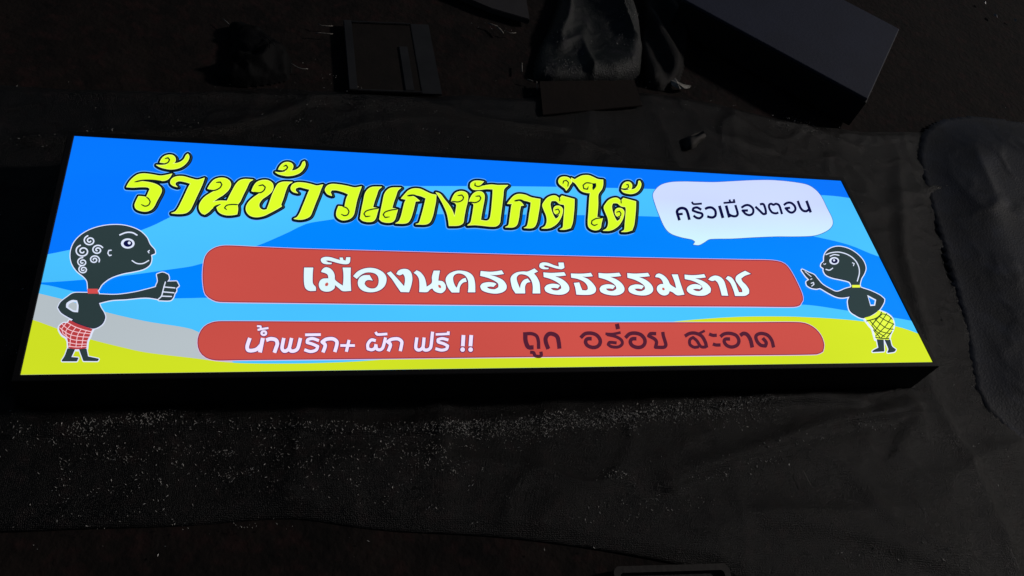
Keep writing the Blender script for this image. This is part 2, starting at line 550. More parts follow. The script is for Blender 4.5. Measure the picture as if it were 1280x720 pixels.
def smo(s, **k): return smooth(pts('P', s), closed=False, step=8, **k)
# mid blue below the pale swoosh
up = smo("0,353 60,353 146,346 213,337 240,333 255,329 320,308 362,290 383,280 415,274.5 440,270 470,268 560,268 720,269 820,271 920,276 1016,295.5 1060,306 1097,320.5 1200,350")
dn = smo("1200,412 1138,401 1118,397.5 1059,388.6 1002,381 900,381 259,372.5 240,373 180,373.5 130,371 90,364 60,357 0,349")
sheet("printed_band", [clipface(up + dn)], ink(0, 133, 255), 1, face, label="mid blue printed band")
sw = smo("0,328 60,318 90,312 130,304 187,284 212,272 250,255 280,243 300,236 330,233.5 455,233 560,232.8 680,233.5 820,236.5 900,239 1024,244 1050,246 1100,254")
sw2 = smo("1200,350 1097,320.5 1060,306 1016,295.5 920,276 820,271 720,269 560,268 470,268 440,270 415,274.5 383,280 362,290 320,308 255,329 240,333 213,337 146,346 60,353 0,353")
sheet("printed_band", [clipface(sw + sw2)], ink(72, 192, 255), 2, face, label="pale blue swoosh across the print")
lb = smo("0,349 60,357 90,364 130,371 180,373.5 240,373 259,372.5 900,381 1002,381 1059,388.6 1118,397.5 1138,401 1200,412")
lb2 = smo("1200,500 600,500 0,500")
sheet("printed_band", [clipface(lb + lb2)], ink(72, 194, 255), 3, face, label="pale blue lower band")
gr = smo("0,352 44,366 60,370 95,379 132,390.5 182,402 240,412 262,426 285,447 296,458")
gr2 = smo("350,470 200,475 0,475")
sheet("printed_band", [clipface(gr + gr2)], ink(184, 194, 200), 4, face, label="light grey sand band")
ye = smo("0,391 40,400 60,407 85,416 118,426 150,434 182,441 240,448 292,454 360,455 420,453.5 464,451 600,440 700,425 832,404 868,400 923,396.5 977,396 1010,397 1045,399 1077,402 1118,408 1146,417 1200,440")
ye2 = smo("1200,500 600,500 0,500")
sheet("printed_band", [clipface(ye + ye2)], ink(208, 226, 36), 5, face, label="yellow green ground band")

# --- red banners
m_red = ink(200, 79, 71)
def banner(s, label):
    P = smooth(pts('P', s), step=4)
    o_ = sheet("red_banner", [P], m_red, 8, root, label=label)
    sheet("banner_edge", [q for q in ribbon(P, 2.6, closed=True)], ink(222, 186, 222), 7, o_)
    sheet("banner_keyline", [q for q in ribbon(P, 1.0, closed=True)], ink(128, 34, 66), 9, o_)
    return o_
ban1 = banner("254.5,357 254,340 257,322 266,312.5 280,308.5 320,310 370,312.2 510,316.2 650,320 790,323.4 930,326 965,326.8 980,331 990,344 1001,367 1002.5,376 999,382 991,384 930,383.6 790,383 650,382 510,381 370,379.3 275,378 266,375.5 257.5,369",
              "upper red banner with white lettering")
ban2 = banner("247.5,430 249,420 255,410 265,404.5 277,403 430,403.7 600,404 760,404.3 930,404.2 1000,404.2 1015,409.5 1025,420 1029,432 1027.5,440 1020,443.3 930,444.5 800,445.7 640,447 445,449.3 300,450.7 270,451 257.5,447.5 250,440",
              "lower red banner with white and maroon lettering")

# --- title
TL = []
def tletter(crop, outline, curls=(), dx=0, dy=0, hole=None):
    TL.append((crop, outline, curls, dx, dy, hole))
tletter('T1', "62,367 85,325 115,290 160,257 215,246 290,254 365,266 425,258 470,248 450,280 425,302 385,310 300,305 215,303 150,318 200,316 270,325 330,343 368,370 378,400 365,435 335,490 310,540 280,572 235,586 185,580 148,562 136,530 150,490 170,450 205,452 238,458 248,440 262,408 273,382 250,368 190,366 125,370",
        [("136,322 210,308 300,308 392,320", 13), ("238,456 262,475 275,500 262,528 230,540 195,525", 11)])
tletter('T1', "330,168 375,170 425,165 400,150 362,145 378,112 405,88 445,77 482,84 502,110 498,140 480,155 530,148 575,120 597,80 612,68 625,92 612,132 575,172 525,198 460,207 400,198 358,185",
        [("408,112 435,105 448,122 435,146 400,160 335,158", 12)])
tletter('T1', "457,315 475,288 515,272 575,272 640,290 700,302 762,285 745,335 720,392 690,455 660,520 632,572 592,600 530,607 465,602 500,588 527,555 553,505 582,445 612,380 636,335 585,320 535,312 503,325 500,345 518,366 482,355 460,338")
tletter('T1', "790,380 815,338 852,300 905,284 955,290 990,315 998,350 975,395 930,437 885,465 838,500 900,490 965,492 985,450 1012,398 1042,345 1075,310 1120,296 1197,300 1166,322 1140,376 1110,436 1082,496 1060,525 1062,565 1055,610 1010,618 955,618 908,603 882,578 872,550 910,525 870,535 830,560 800,590 765,613 735,600 714,560 722,512 758,462 810,425 865,395 825,390",
        [("868,326 905,323 918,345 900,375 850,398 795,392", 12), ("962,572 942,555 962,532 1010,524 1062,526", 11), ("905,524 862,538 842,556", 10)])
tletter('T2', "105,365 125,320 155,285 205,268 255,272 290,295 300,330 285,372 245,408 200,440 172,485 180,520 210,537 242,532 262,480 290,400 318,340 345,300 390,284 470,285 435,310 412,360 390,430 368,490 375,503 330,530 270,562 215,588 150,600 95,588 62,555 55,515 75,470 115,430 165,395 195,374 145,380",
        [("168,320 205,312 228,332 215,362 180,382 112,378", 12)])
tletter('T2', "318,195 360,200 412,192 388,178 345,172 362,140 390,115 425,106 462,115 478,140 470,170 455,185 505,175 545,145 565,105 580,98 588,125 572,165 540,200 490,222 430,230 375,222 340,210",
        [("393,145 415,135 428,152 415,173 375,188 325,184", 12)])
tletter('T2', "457,335 475,305 515,290 575,292 640,305 690,318 745,308 725,355 705,410 680,470 655,535 630,590 585,615 535,622 485,615 515,600 540,560 565,500 590,440 612,385 628,352 580,340 535,330 500,342 498,362 520,385 482,375 462,358")
tletter('T2', "765,350 785,318 825,304 890,308 960,320 1030,335 1092,325 1070,385 1050,450 1035,520 1020,580 985,615 930,628 890,615 868,590 868,550 885,503 925,507 940,512 948,470 958,430 975,395 930,375 870,358 825,357 812,375 825,408 790,395 770,372",
        [("922,505 960,520 980,550 968,578 940,588 910,575", 11)])
WN = "75,520 85,460 100,390 115,320 140,280 180,258 265,256 235,285 220,330 200,385 185,440 237,450 225,490 210,540 185,565 140,570 95,560 72,540"
WC = [("237,450 180,458 125,475 105,500 122,525 162,520", 11)]
tletter('T3', WN, WC)
tletter('T3', WN, WC, 173, 7)
tletter('T3', "440,360 475,320 505,290 550,272 610,275 665,300 710,320 755,328 750,390 738,450 725,510 700,570 660,592 572,592 600,580 618,530 635,470 650,410 662,358 610,336 555,328 515,333 560,346 606,382 568,386 558,430 545,480 525,540 500,575 460,585 390,583 420,565 440,520 455,460 470,400 485,370",
        [("498,337 560,334 625,372", 15)])
tletter('T3', "752,305 790,320 830,370 870,420 900,470 918,520 930,470 937,415 925,400 890,385 905,345 930,310 975,295 1020,305 1040,335 1035,390 1020,450 1005,530 995,580 955,602 870,605 865,560 850,490 820,420 785,355",
        [("948,335 985,330 1000,350 990,375 950,392 895,386", 11)])
tletter('T4', "318,172 275,165 230,168 200,190 198,220 225,243 280,245 340,238 400,240 398,300 392,370 385,440 372,505 345,525 290,518 297,470 310,400 323,330 322,290 300,265 260,262 225,280 200,315 185,350 225,372 228,385 222,430 212,490 200,540 172,565 240,562 310,568 380,575 430,572 460,545 468,490 480,400 492,300 500,240 535,205 490,205 440,205 390,200 340,205 300,212 290,200",
        [("240,185 238,208 268,217 305,205 335,200", 11), ("245,305 280,302 291,320 278,345 240,362 190,356", 11)])
tletter('T4', "530,370 560,330 590,300 630,285 690,292 745,315 825,330 820,390 808,460 795,530 775,575 740,590 680,588 705,575 718,530 728,460 738,400 742,358 700,345 650,338 610,342 650,355 676,385 650,390 640,440 632,500 615,560 580,582 512,582 540,565 550,510 560,440 568,385 575,372",
        [("596,346 650,340 700,366", 15)])
TO = "845,385 862,350 890,318 930,300 965,300 998,325 1020,300 1065,312 1132,330 1130,400 1124,470 1115,540 1098,588 1050,602 1002,602 1028,585 1034,530 1040,460 1044,400 1038,378 1000,372 965,345 925,345 915,375 925,430 945,480 962,508 985,495 1000,465 975,472 950,450 945,415 965,392 1000,392 1025,415 1025,450 1008,500 975,548 930,580 890,592 838,592 870,572 885,530 880,480 862,435"
TC = [("958,428 985,420 998,440 990,462 968,470", 10), ("998,318 1000,345", 9)]
tletter('T4', TO, TC)
tletter('T5', TO, TC, -312, -16)
tletter('T5', "125,130 140,102 175,92 215,100 240,125 245,145 228,165 215,190 195,215 182,195 155,175 132,155",
        [("165,155 170,132 195,125 214,145 208,180", 10)])
tletter('T5', "300,100 340,82 395,80 435,95 480,115 525,120 525,160 515,200 490,235 480,260 480,340 475,410 470,455 522,462 510,510 500,555 465,572 425,565 395,540 390,490 395,420 400,340 405,270 410,238 385,236 350,228 320,210 295,175 270,145 245,130 240,102 272,118",
        [("425,152 375,148 345,170 352,200 385,205 392,182", 11), ("522,462 465,468 425,488 420,515 445,530 475,520", 11)],
        hole="425,152 462,150 462,182 436,214 428,195 432,172")
tletter('T5', "690,208 720,215 765,208 745,198 692,192 705,160 730,140 765,140 785,165 782,195 770,208 810,200 838,165 845,130 855,128 868,155 858,195 830,228 785,245 735,240 705,228",
        [("733,165 750,163 754,185 735,200 695,203", 10)])
TP = [smooth(pts(c, o_, dx, dy), step=1.4) for c, o_, cu, dx, dy, h in TL]
title = sheet("title_lettering", [], ink(96, 172, 255), 11, root, groups=[grow(P, 4.2) for P in TP],
              label="yellow ornate title letters with black outline")
blk = ink(3, 20, 30)
for P, (crop, outline, curls, dx, dy, hole) in zip(TP, TL):
    y = sheet("letter", [P], ink(217, 252, 40), 15, title)
    sheet("letter_shadow", grow(P, 3.2) + grow(P, 2.5, 1.9, 0.4), ink(3, 18, 36), 12, title)
    sheet("letter_side", grow(P, 1.0, 2.5, 0.3), ink(46, 60, 62), 13, title)
    prs = ribbon(P, 4.0, closed=True)
    sheet("letter_outline", prs, blk, 14, title)
    sheet("letter_keyline", ribbon(P, 0.65, closed=True), ink(236, 255, 130), 16, title)
    cl = []
    for c, wd in curls:
        C = smooth(pts(crop, c, dx, dy), closed=False, step=1.0)
        n = len(C)
        ws = [max(0.5, wd / 7.2 * 1.05 * min(1, 0.45 + 1.6 * math.sin(math.pi * (i + .5) / n))) for i in range(n)]
        sheet("curl_line", ribbon(C, ws), blk, 17, y)
    if hole: sheet("letter_counter", [smooth(pts(crop, hole, dx, dy), step=1)], blk, 16.6, y)

# --- white letters on the upper banner
def wletter(crop, outline, holes=(), dx=0, dy=0):
    P = smooth(pts(crop, outline, dx, dy), step=1.2)
    Hs = [smooth(pts(crop, h, dx, dy), step=1.2) for h in holes]
    y = sheet("letter", [P], ink(226, 250, 255), 14, ban1, holes=Hs)
    sheet("letter_outline", ribbon(P, 2.0, closed=True) , ink(112, 24, 72), 13, y)
    return y
wletter('B1', "72,188 155,188 150,250 152,330 178,365 178,398 120,398 85,375 72,330 70,260")
wletter('B1', "225,228 235,205 265,185 305,195 335,225 348,260 350,295 375,320 420,350 425,300 425,240 418,188 492,188 490,290 495,398 420,400 385,375 350,345 345,375 310,400 265,405 225,390 205,355 210,315 235,290 270,285 290,285 285,255 265,240",
        ["260,335 280,320 292,335 282,354 263,354"])
wletter('B1', "222,125 228,105 260,92 310,95 360,110 395,120 390,98 420,98 425,120 445,125 450,95 488,95 485,135 470,155 430,158 385,150 330,135 290,125 268,127 290,140 322,145 318,158 270,158 238,148")
wletter('B1', "512,265 550,225 600,200 660,190 720,198 775,225 808,265 812,310 795,355 755,390 700,408 640,408 590,390 560,355 555,315 570,280 605,258 660,255 690,305 650,300 625,310 615,335 635,360 670,375 710,372 735,345 742,300 730,260 695,237 640,232 590,250 545,290")
wletter('B1', "815,238 850,222 895,270 940,320 970,355 978,310 975,270 960,245 930,258 900,245 920,215 960,200 1005,205 1035,235 1045,290 1035,350 1015,410 940,408 900,350 860,290")
wletter('B2', "48,235 75,212 110,230 145,275 160,325 165,360 210,325 212,270 228,215 285,215 275,265 270,305 310,312 335,345 335,385 305,415 270,415 235,400 215,375 195,385 170,408 98,408 100,350 95,290 75,255",
        ["268,343 287,345 297,362 288,374 272,364"])
wletter('B2', "335,300 350,260 385,232 440,215 500,218 550,235 585,270 600,330 602,410 535,410 540,360 535,300 510,260 470,242 430,245 405,270 405,310 420,350 435,370 455,320 485,290 515,280 525,315 490,325 465,360 458,412 390,412 355,365")
wletter('B2', "650,218 730,225 780,222 840,212 860,245 790,255 730,252 790,270 850,300 882,345 878,385 840,412 780,422 710,412 660,390 645,355 665,330 720,318 775,325 792,335 765,362 740,358 705,362 730,378 775,382 808,365 808,335 780,310 720,282 645,262")
wletter('B3', "-90,290 -73,255 -33,230 22,222 65,222 125,195 158,222 122,240 152,280 172,330 178,420 108,420 110,360 100,310 72,268 30,250 -10,250 -33,275 -30,310 -15,350 -5,375 5,330 30,298 65,285 90,318 60,325 42,355 42,420 -45,420 -75,370")
wletter('B3', "168,175 175,150 205,140 250,145 300,165 345,178 340,142 388,142 395,188 370,202 320,195 270,180 225,168 205,172 225,185 255,190 250,202 205,202 180,192")
RO = "205,230 270,235 340,232 392,228 410,258 350,265 310,265 370,290 415,325 438,365 432,400 395,425 340,432 270,422 225,400 215,370 235,345 285,332 335,338 355,350 335,375 305,370 270,372 295,390 335,392 365,375 362,350 330,320 270,290 208,272"
wletter('B3', RO)
wletter('B3', "452,240 520,242 580,240 632,234 650,265 595,270 555,268 610,292 655,335 678,375 670,410 630,430 560,433 502,430 492,370 478,325 528,320 540,355 555,390 590,392 605,380 600,350 570,315 515,290 455,278")
wletter('B3', RO, (), 495, 5)
wletter('B3', RO, (), 753, 6)
wletter('B4', "202,272 210,250 240,240 285,262 318,300 335,335 360,355 390,372 378,320 350,248 405,248 430,330 465,430 400,436 360,410 332,398 320,425 285,438 245,425 218,390 222,355 250,335 275,335 265,305 240,280",
        ["265,368 283,368 288,387 276,392 265,384"])
wletter('B4', "465,250 530,255 590,252 642,245 658,275 600,282 560,282 625,305 672,335 702,375 698,410 655,435 595,440 530,428 490,400 488,370 515,345 560,335 605,345 622,360 605,382 575,378 540,380 565,395 600,398 628,380 622,355 590,330 535,305 468,290")
wletter('B4', "678,295 700,272 740,258 785,270 820,305 840,365 858,440 800,438 785,380 765,325 740,300 715,308")
wletter('B4', "835,285 855,262 890,278 920,320 940,370 955,408 985,408 980,380 950,340 925,300 930,265 965,238 1010,215 1062,242 1010,260 975,285 985,310 1020,345 1045,385 1045,420 1010,440 920,442 905,390 880,330 855,300")

# --- letters drawn with strokes
def sletter(crop, strokes, color, layer, parent, shade=None, flat=True):
    k = CROP[crop][2]
    pr, sh = [], []
    for s, wd in strokes:
        P = pts(crop, s)
        if len(P) == 1:
            pr.append(disc(P[0], wd / k / 2, 14)); sh.append(disc(P[0], wd / k / 2 + 1.0, 14)); continue
        closed = P[0] == P[-1] and len(P) > 3
        if closed: P = P[:-1]
        C = smooth(P, closed=closed, step=1.0, corner=75)
        pr += ribbon(C, wd / k, closed=closed, round_ends=not flat)
        sh += ribbon(C, wd / k + 1.8, closed=closed, round_ends=not flat)
    y = sheet("letter", pr, ink(*color), layer, parent)
    if shade: sheet("letter_outline", sh, ink(*shade), layer - 1, y)
WH, SHD = (240, 228, 255), (96, 22, 92)
def w2(crop, *st): sletter(crop, st, WH, 13, ban2, SHD)
w2('C1', ("125,245 102,318 108,352 142,358 188,345 228,305", 34), ("242,245 216,374", 36))
w2('C1', ("250,184 268,190 270,208 252,218 232,210 232,192 250,184", 20))
w2('C1', ("190,138 222,140 222,162 205,172", 18), ("195,172 240,163 292,155", 19))
w2('C1', ("272,265 312,252 358,262 372,295 360,335 346,376", 34))
w2('C1', ("430,245 414,335 428,360 452,360 478,335 500,245", 32), ("480,335 492,360 525,360 555,338 580,245", 32))
w2('C1', ("745,268 690,250 645,260 640,285 690,300 735,320 720,352 670,366 615,350", 28))
w2('C1', ("622,216 762,214", 25))
w2('C1', ("782,374 802,310 775,280 812,256 870,252 905,275 905,310 888,370", 32))
w2('C1', ("938,312 1068,312", 24), ("1016,262 992,368", 28))
w2('C2', ("176,268 135,262 105,300 106,342 140,350 168,335 178,300", 28), ("178,305 185,342 215,350 240,330 264,240", 28))
w2('C2', ("175,190 190,212 280,208", 24))
w2('C2', ("288,364 308,305 282,278 318,256 375,252 408,275 408,305 396,362", 30))
w2('C2', ("545,240 535,330 550,350 575,350 600,325 610,240", 29), ("600,325 612,350 645,350 670,325 686,188", 29))
w2('C2', ("828,262 775,249 735,258 738,280 785,295 822,315 810,343 765,353 712,340", 27))
w2('C2', ("715,212 838,207", 22), ("828,185 826,218", 26))
w2('C2', ("964,218 958,318", 34), ("956,348", 42))
w2('C2', ("1034,218 1026,318", 34), ("1028,348", 42))
MA = (80, 30, 50)
def dk(crop, *st): sletter(crop, [(a_, b_ * 1.12) for a_, b_ in st], MA, 13, ban2)
dk('D1', ("95,208 170,205 215,225 232,270 235,342", 28), ("115,200 118,270 142,325 190,328", 36))
dk('D1', ("158,372 190,376 202,402 235,410 258,400 255,366", 27))
dk('D1', ("322,342 302,290 298,245 322,210 360,207 400,230 415,280 422,340", 34))
OO = "612,242 650,207 700,200 752,215 785,255 785,295 758,323 715,328 672,310 656,278 672,252 712,250"
dk('D1', (OO, 30))
dk('D1', ("938,116 948,164", 34))
dk('D1', ("835,206 900,208 972,194", 22), ("848,212 930,232 978,262 985,298 950,324 890,322 860,302 872,283 936,288", 25))
oshift = " ".join(str(float(v) + (402 if i % 2 == 0 else 0)) for i, v in enumerate(OO.replace(',', ' ').split()))
dk('D1', (oshift, 30))
dk('D2', ("188,182 142,182 128,200 175,225 190,250 182,290 250,290 265,270 245,200 240,168", 25))
dk('D2', ("416,202 455,180 500,178 550,200 580,250 590,294", 25), ("520,186 576,158", 18), ("588,288 545,285 512,238 482,212 457,230 457,268 490,290 530,286", 22))
dk('D2', ("610,184 640,195 672,194", 24), ("640,264 665,272 702,272", 24))
dk('D2', ("700,206 730,184 775,179 825,195 848,235 835,272 795,288 755,278 732,250 738,226 778,224", 25))
dk('D2', ("858,196 885,180 915,190 940,230 955,292", 28))
dk('D2', ("1125,292 1110,235 1075,192 1020,180 985,200 992,240 1022,273 1060,280 1066,252 1038,216", 25))

# --- speech bubble
bub = sheet("speech_bubble", [smooth(pts('BB', "30,160 45,125 85,90 150,72 240,68 330,70 440,72 560,66 680,60 800,58 900,64 990,75 1060,90 1110,120 1150,165 1190,245 1222,310 1228,350 1205,385 1150,415 1090,430 980,434 850,434 700,440 560,448 410,452 370,475 335,492 298,488 312,470 292,455 220,440 150,415 110,375 75,300 45,220"), step=2)],
            ink(203, 216, 255, 212, 248, 255), 8, root)
sheet("bubble_edge", ribbon(smooth(pts('BB', "30,160 45,125 85,90 150,72 240,68 330,70 440,72 560,66 680,60 800,58 900,64 990,75 1060,90 1110,120 1150,165 1190,245 1222,310 1228,350 1205,385 1150,415 1090,430 980,434 850,434 700,440 560,448 410,452 370,475 335,492 298,488 312,470 292,455 220,440 150,415 110,375 75,300 45,220"), step=2), 1.3, closed=True),
      ink(20, 84, 190), 7, bub)
NV = (6, 6, 62)
def nv(crop, *st): sletter(crop, st, NV, 9, bub)
nv('E1', ("165,497 128,370 148,332 200,312 258,330 285,380 314,490", 42), ("150,405 214,400", 36))
nv('E1', ("492,338 430,304 372,318 366,350 430,375 500,395 508,430 470,464 420,458 375,425", 36))
nv('E1', ("350,218 376,252 500,246", 30))
nv('E1', ("548,328 590,307 650,307 700,350 705,420 668,452 620,450 580,436", 38))
nv('E1', ("763,278 816,462", 44))
nv('E1', ("863,274 912,454", 42), ("905,405 950,430 1010,434 1038,398 1002,266", 36))
nv('E1', ("825,236 1003,222", 30), ("915,184 925,225", 30), ("978,180 988,225", 32))
nv('E2', ("72,308 130,272 190,272 245,320 247,385 200,418 140,402 90,350 172,348", 35))
nv('E2', ("282,290 345,350 402,402 440,395 436,340 405,256 350,256", 35))
nv('E2', ("628,378 590,392 530,375 490,310 490,262 520,248 555,264 590,248 635,268 660,330 682,404", 34))
nv('E2', ("708,268 760,234 820,236 873,285 880,340 840,378 790,370 735,315 804,308", 35))
nv('E2', ("917,204 960,310 1000,352 1050,358 1085,330", 36), ("1048,202 1112,378", 40))

# --- printed cartoon figures (plain stand-ins: an ordinary curly headed man and an ordinary short haired man)
SKIN, OUTL, LN = ink(44, 60, 62), ink(16, 18, 70), ink(222, 232, 255)
def figure(label, skin, cloth, color, lines, linecol, extra):
    ref = skin[0]
    allp = []
    for c, s in skin + cloth: allp.append(smooth(pts(c, s), step=1.4))
    o_ = sheet("printed_figure", sum([grow(p, 0.2) for p in allp[:len(skin)]], []), SKIN, 8, root, label=label,
               holes=[smooth(pts(c, s), step=1.4) for c, s in extra.get('holes', [])])
    sheet("figure_halo", sum([grow(p, 2.0) for p in allp], []), LN, 6, o_, holes=[smooth(pts(c, s), step=1.4) for c, s in extra.get('gaps', [])])
    sheet("figure_outline", sum([ribbon(p, 1.7, closed=True) for p in allp[:len(skin)]], []), OUTL, 7, o_)
    sheet("sarong", allp[len(skin):], ink(*color), 11, o_)
    k = CROP[lines[0][0]][2]
    st = []
    for c, s, wd in lines: st += ribbon(smooth(pts(c, s), closed=False, step=1.2), wd / CROP[c][2])
    sheet("sarong_check", st, ink(*linecol), 12, o_)
    for c, s, wd in extra['white']:
        sheet("drawn_line", ribbon(smooth(pts(c, s), closed=False, step=1.0), wd / CROP[c][2]), LN, 12, o_)
    for c, x, y, rx, ry in extra['eye']:
        q = pts(c, "%f,%f" % (x, y))[0]; k = CROP[c][2]
        sheet("eye", [disc(q, rx / k, 20, ry / k)], LN, 12, o_)
        sheet("pupil", [disc((q[0] + .3, q[1] + .2), rx * .66 / k, 16, ry * .66 / k)], OUTL, 13, o_)
        sheet("glint", [disc((q[0] + 2.3 / 7.2 * extra['gl'], q[1] - .4), rx * .22 / k, 8)], LN, 14, o_)
    for c, s, colr in extra['band']:
        sheet("neck_band", [smooth(pts(c, s), step=1.2)], ink(*colr), 12, o_)
    return o_
def spiral(cx, cy, r, turns=1.6, a0=0.6, n=22, sq=0.85):
    out = []
    for i in range(n):
        t = i / (n - 1)
        a = a0 + t * turns * 2 * math.pi
        rr = r * (0.18 + 0.82 * t)
        out.append("%.1f,%.1f" % (cx + rr * math.cos(a), cy + rr * sq * math.sin(a)))
    return " ".join(out)
figure("printed dark man in red checked sarong giving a thumbs up",
       [('F1', "335,605 328,540 300,500 240,450 200,385 192,310 215,235 265,175 335,130 420,100 520,85 630,90 735,125 800,180 830,240 868,285 872,308 838,322 842,360 828,402 780,435 700,455 610,472 510,508 440,560 412,605"),
        ('F2', "325,50 215,52 165,82 110,125 88,165 115,205 170,240 215,262 200,275 260,300 320,320 380,332 440,300 465,250 455,210 430,170 412,125 520,100 640,92 760,80 830,80 905,92 960,100 1000,85 1025,60 1030,20 1050,0 930,-20 890,0 800,25 700,48 560,66 412,62 412,45"),
        ('F1', "890,580 905,540 897,485 940,473 980,490 985,520 962,548 1050,545 1066,575 1040,595 1046,615 1030,640 1025,660 1000,690 910,690 890,660"),
        ('F2', "165,505 218,505 185,575 245,580 235,600 120,600 145,560"),
        ('F2', "262,505 312,505 325,570 412,588 405,598 295,597 280,555")],
       [('F2', "180,270 240,300 300,322 368,345 355,368 345,400 325,440 318,500 240,510 170,500 165,440 150,410 120,390 95,350 97,322 130,295 160,295")],
       (186, 62, 66),
       [('F2', "162,292 220,325 290,350 360,368", 7), ('F2', "118,305 175,350 250,372 350,385", 6), ('F2', "98,335 170,385 250,405 338,412", 6), ('F2', "130,385 200,430 320,442", 6), ('F2', "168,455 240,468 318,468", 6), ('F2', "170,485 240,492 318,486", 6),
        ('F2', "150,298 115,345 128,385", 6), ('F2', "190,312 150,365 160,420", 6), ('F2', "232,330 195,385 185,450 182,490", 6), ('F2', "275,345 245,400 232,490", 6), ('F2', "318,355 295,400 278,495", 6)],
       (252, 205, 214),
       dict(white=[('F1', spiral(345, 212, 50), 11), ('F1', spiral(288, 298, 60), 11), ('F1', spiral(408, 288, 48, a0=2), 11), ('F1', spiral(285, 388, 44, a0=1), 10), ('F1', spiral(382, 368, 44, a0=3), 10), ('F1', spiral(292, 448, 40), 10),
                   ('F1', "590,165 640,146 690,146 730,166", 11), ('F1', "690,375 730,398 780,398 826,374", 9), ('F1', "520,290 500,292 492,315 505,335 520,330", 9), ('F1', "832,292 820,300 828,312", 8),
                   ('F1', "962,550 950,590 1040,598", 9), ('F1', "940,630 1032,638", 9), ('F1', "930,665 1012,668", 9), ('F1', "950,590 940,630 930,665 905,690", 9),
                   ],
            eye=[('F1', 655, 235, 56, 42)], gl=6.0, band=[('F1', "325,605 410,605 413,645 328,645", (214, 78, 78))],
            holes=[('F2', "198,105 240,108 252,150 248,205 205,200 150,165 155,130")], gaps=[('F2', "205,120 232,122 238,150 234,190 208,186 168,160 172,138")]))
figure("printed dark man in yellow checked sarong pointing with one hand",
       [('R1', "540,495 515,450 440,428 365,412 308,388 285,352 288,330 262,312 266,292 288,272 292,222 315,180 365,150 430,143 510,165 580,210 630,265 652,325 640,375 612,425 595,495"),
        ('R1', "540,480 530,505 480,520 400,548 330,520 265,480 220,430 190,395 150,378 88,348 125,400 160,435 130,455 135,480 170,502 215,510 250,505 320,545 390,580 450,590 525,578 505,620 508,670 520,710 554,740 644,775 764,712 815,640 820,610 780,578 700,540 610,508 600,480"),
        ('R2', "620,470 670,470 675,570 580,575 600,562 635,545"), ('R2', "690,470 730,475 745,530 780,560 770,573 715,582 725,555")],
       [('R2', "500,275 560,258 600,235 625,208 700,238 745,275 765,330 755,380 735,420 720,474 603,468 590,420 575,370 545,335")],
       (226, 245, 70),
       [('R2', "520,305 600,282 642,250 652,225", 10), ('R2', "600,452 660,462 720,462", 9),
        ('R2', "545,298 600,360 650,400 735,420", 8), ('R2', "590,285 640,330 700,370 758,380", 8), ('R2', "630,262 690,300 765,335", 8), ('R2', "565,345 610,400 680,445", 8), ('R2', "580,385 620,430 640,455", 8), ('R2', "660,240 710,255 750,290", 7),
        ('R2', "700,238 640,330 590,400", 8), ('R2', "740,275 690,350 600,440", 8), ('R2', "762,330 710,400 650,455", 8), ('R2', "660,240 610,290 565,345", 8), ('R2', "745,400 700,455", 8), ('R2', "610,285 575,330 ", 8)],
       (40, 66, 26),
       dict(white=[('R1', "298,212 345,195 420,190 500,215 560,262 592,320 598,380 580,450", 9), ('R1', "335,226 372,212 415,218", 9), ('R1', "298,345 330,352 358,334", 9), ('R1', "276,296 290,300 296,292", 6),
                   ('R1', "535,285 552,292 545,312", 7), ('R1', "160,435 172,430", 7), ('R1', "165,470 185,462 190,480 170,495", 8), ('R1', "110,365 165,410", 6)],
            eye=[('R1', 372, 268, 44, 34)], gl=-1.0, band=[('R1', "532,485 602,485 606,508 534,508", (232, 245, 70))],
            holes=[('R1', "672,572 752,615 742,668 700,672")], gaps=[('R1', "684,590 742,620 734,658 704,658")]))

# ------------------------------------------------------------------ things lying behind and beside the sign
def blob(name, outline, hfun, mat, parent=None, step=0.012, seed=1, rise=0.04, z0=0.0, soft=False):
    """heap over a ground outline (photo points): heightfield that falls to the ground at its edge, closed below"""
    P = [at(*p)[:2] for p in smooth(outline, step=10)]
    a = np.array(P)
    x0, y0 = a.min(0) - step; x1, y1 = a.max(0) + step
    xs = np.arange(x0, x1 + step, step); ys = np.arange(y0, y1 + step, step)
    X, Y = np.meshgrid(xs, ys)
    dd = np.abs(seg_dist(X, Y, P + [P[0]]))
    ins = np.zeros(X.shape, bool)
    j = len(P) - 1
    for i in range(len(P)):
        xi, yi = P[i]; xj, yj = P[j]
        cnd = ((yi > Y) != (yj > Y)) & (X < (xj - xi) * (Y - yi) / (yj - yi + 1e-12) + xi)
        ins ^= cnd; j = i
    e = np.clip(dd / rise, 0, 1)
    e = np.where(ins, e * e * (3 - 2 * e) if soft else np.sqrt(1 - (1 - e) ** 2), 0)
    if soft: z0 = z0 + 0.010
    Z = z0 + hfun(X, Y, dd) * e
    base = tarp_h(X, Y) * 0 + z0 - 0.004
    Z = np.where(ins, Z + 0.002, base)
    ny, nx = X.shape
    vid = {}; V = []; Fs = []
    for jy in range(ny - 1):
        for ix in range(nx - 1):
            cs = [(jy, ix), (jy, ix + 1), (jy + 1, ix + 1), (jy + 1, ix)]
            if not any(ins[c] for c in cs): continue
            f = []
            for c in cs:
                if c not in vid:
                    vid[c] = len(V)
                    V.append((float(X[c]), float(Y[c]), float(Z[c])))
                f.append(vid[c])
            Fs.append(f)
    o_ = pydata(name, V, Fs, mat, parent, True)
    return o_

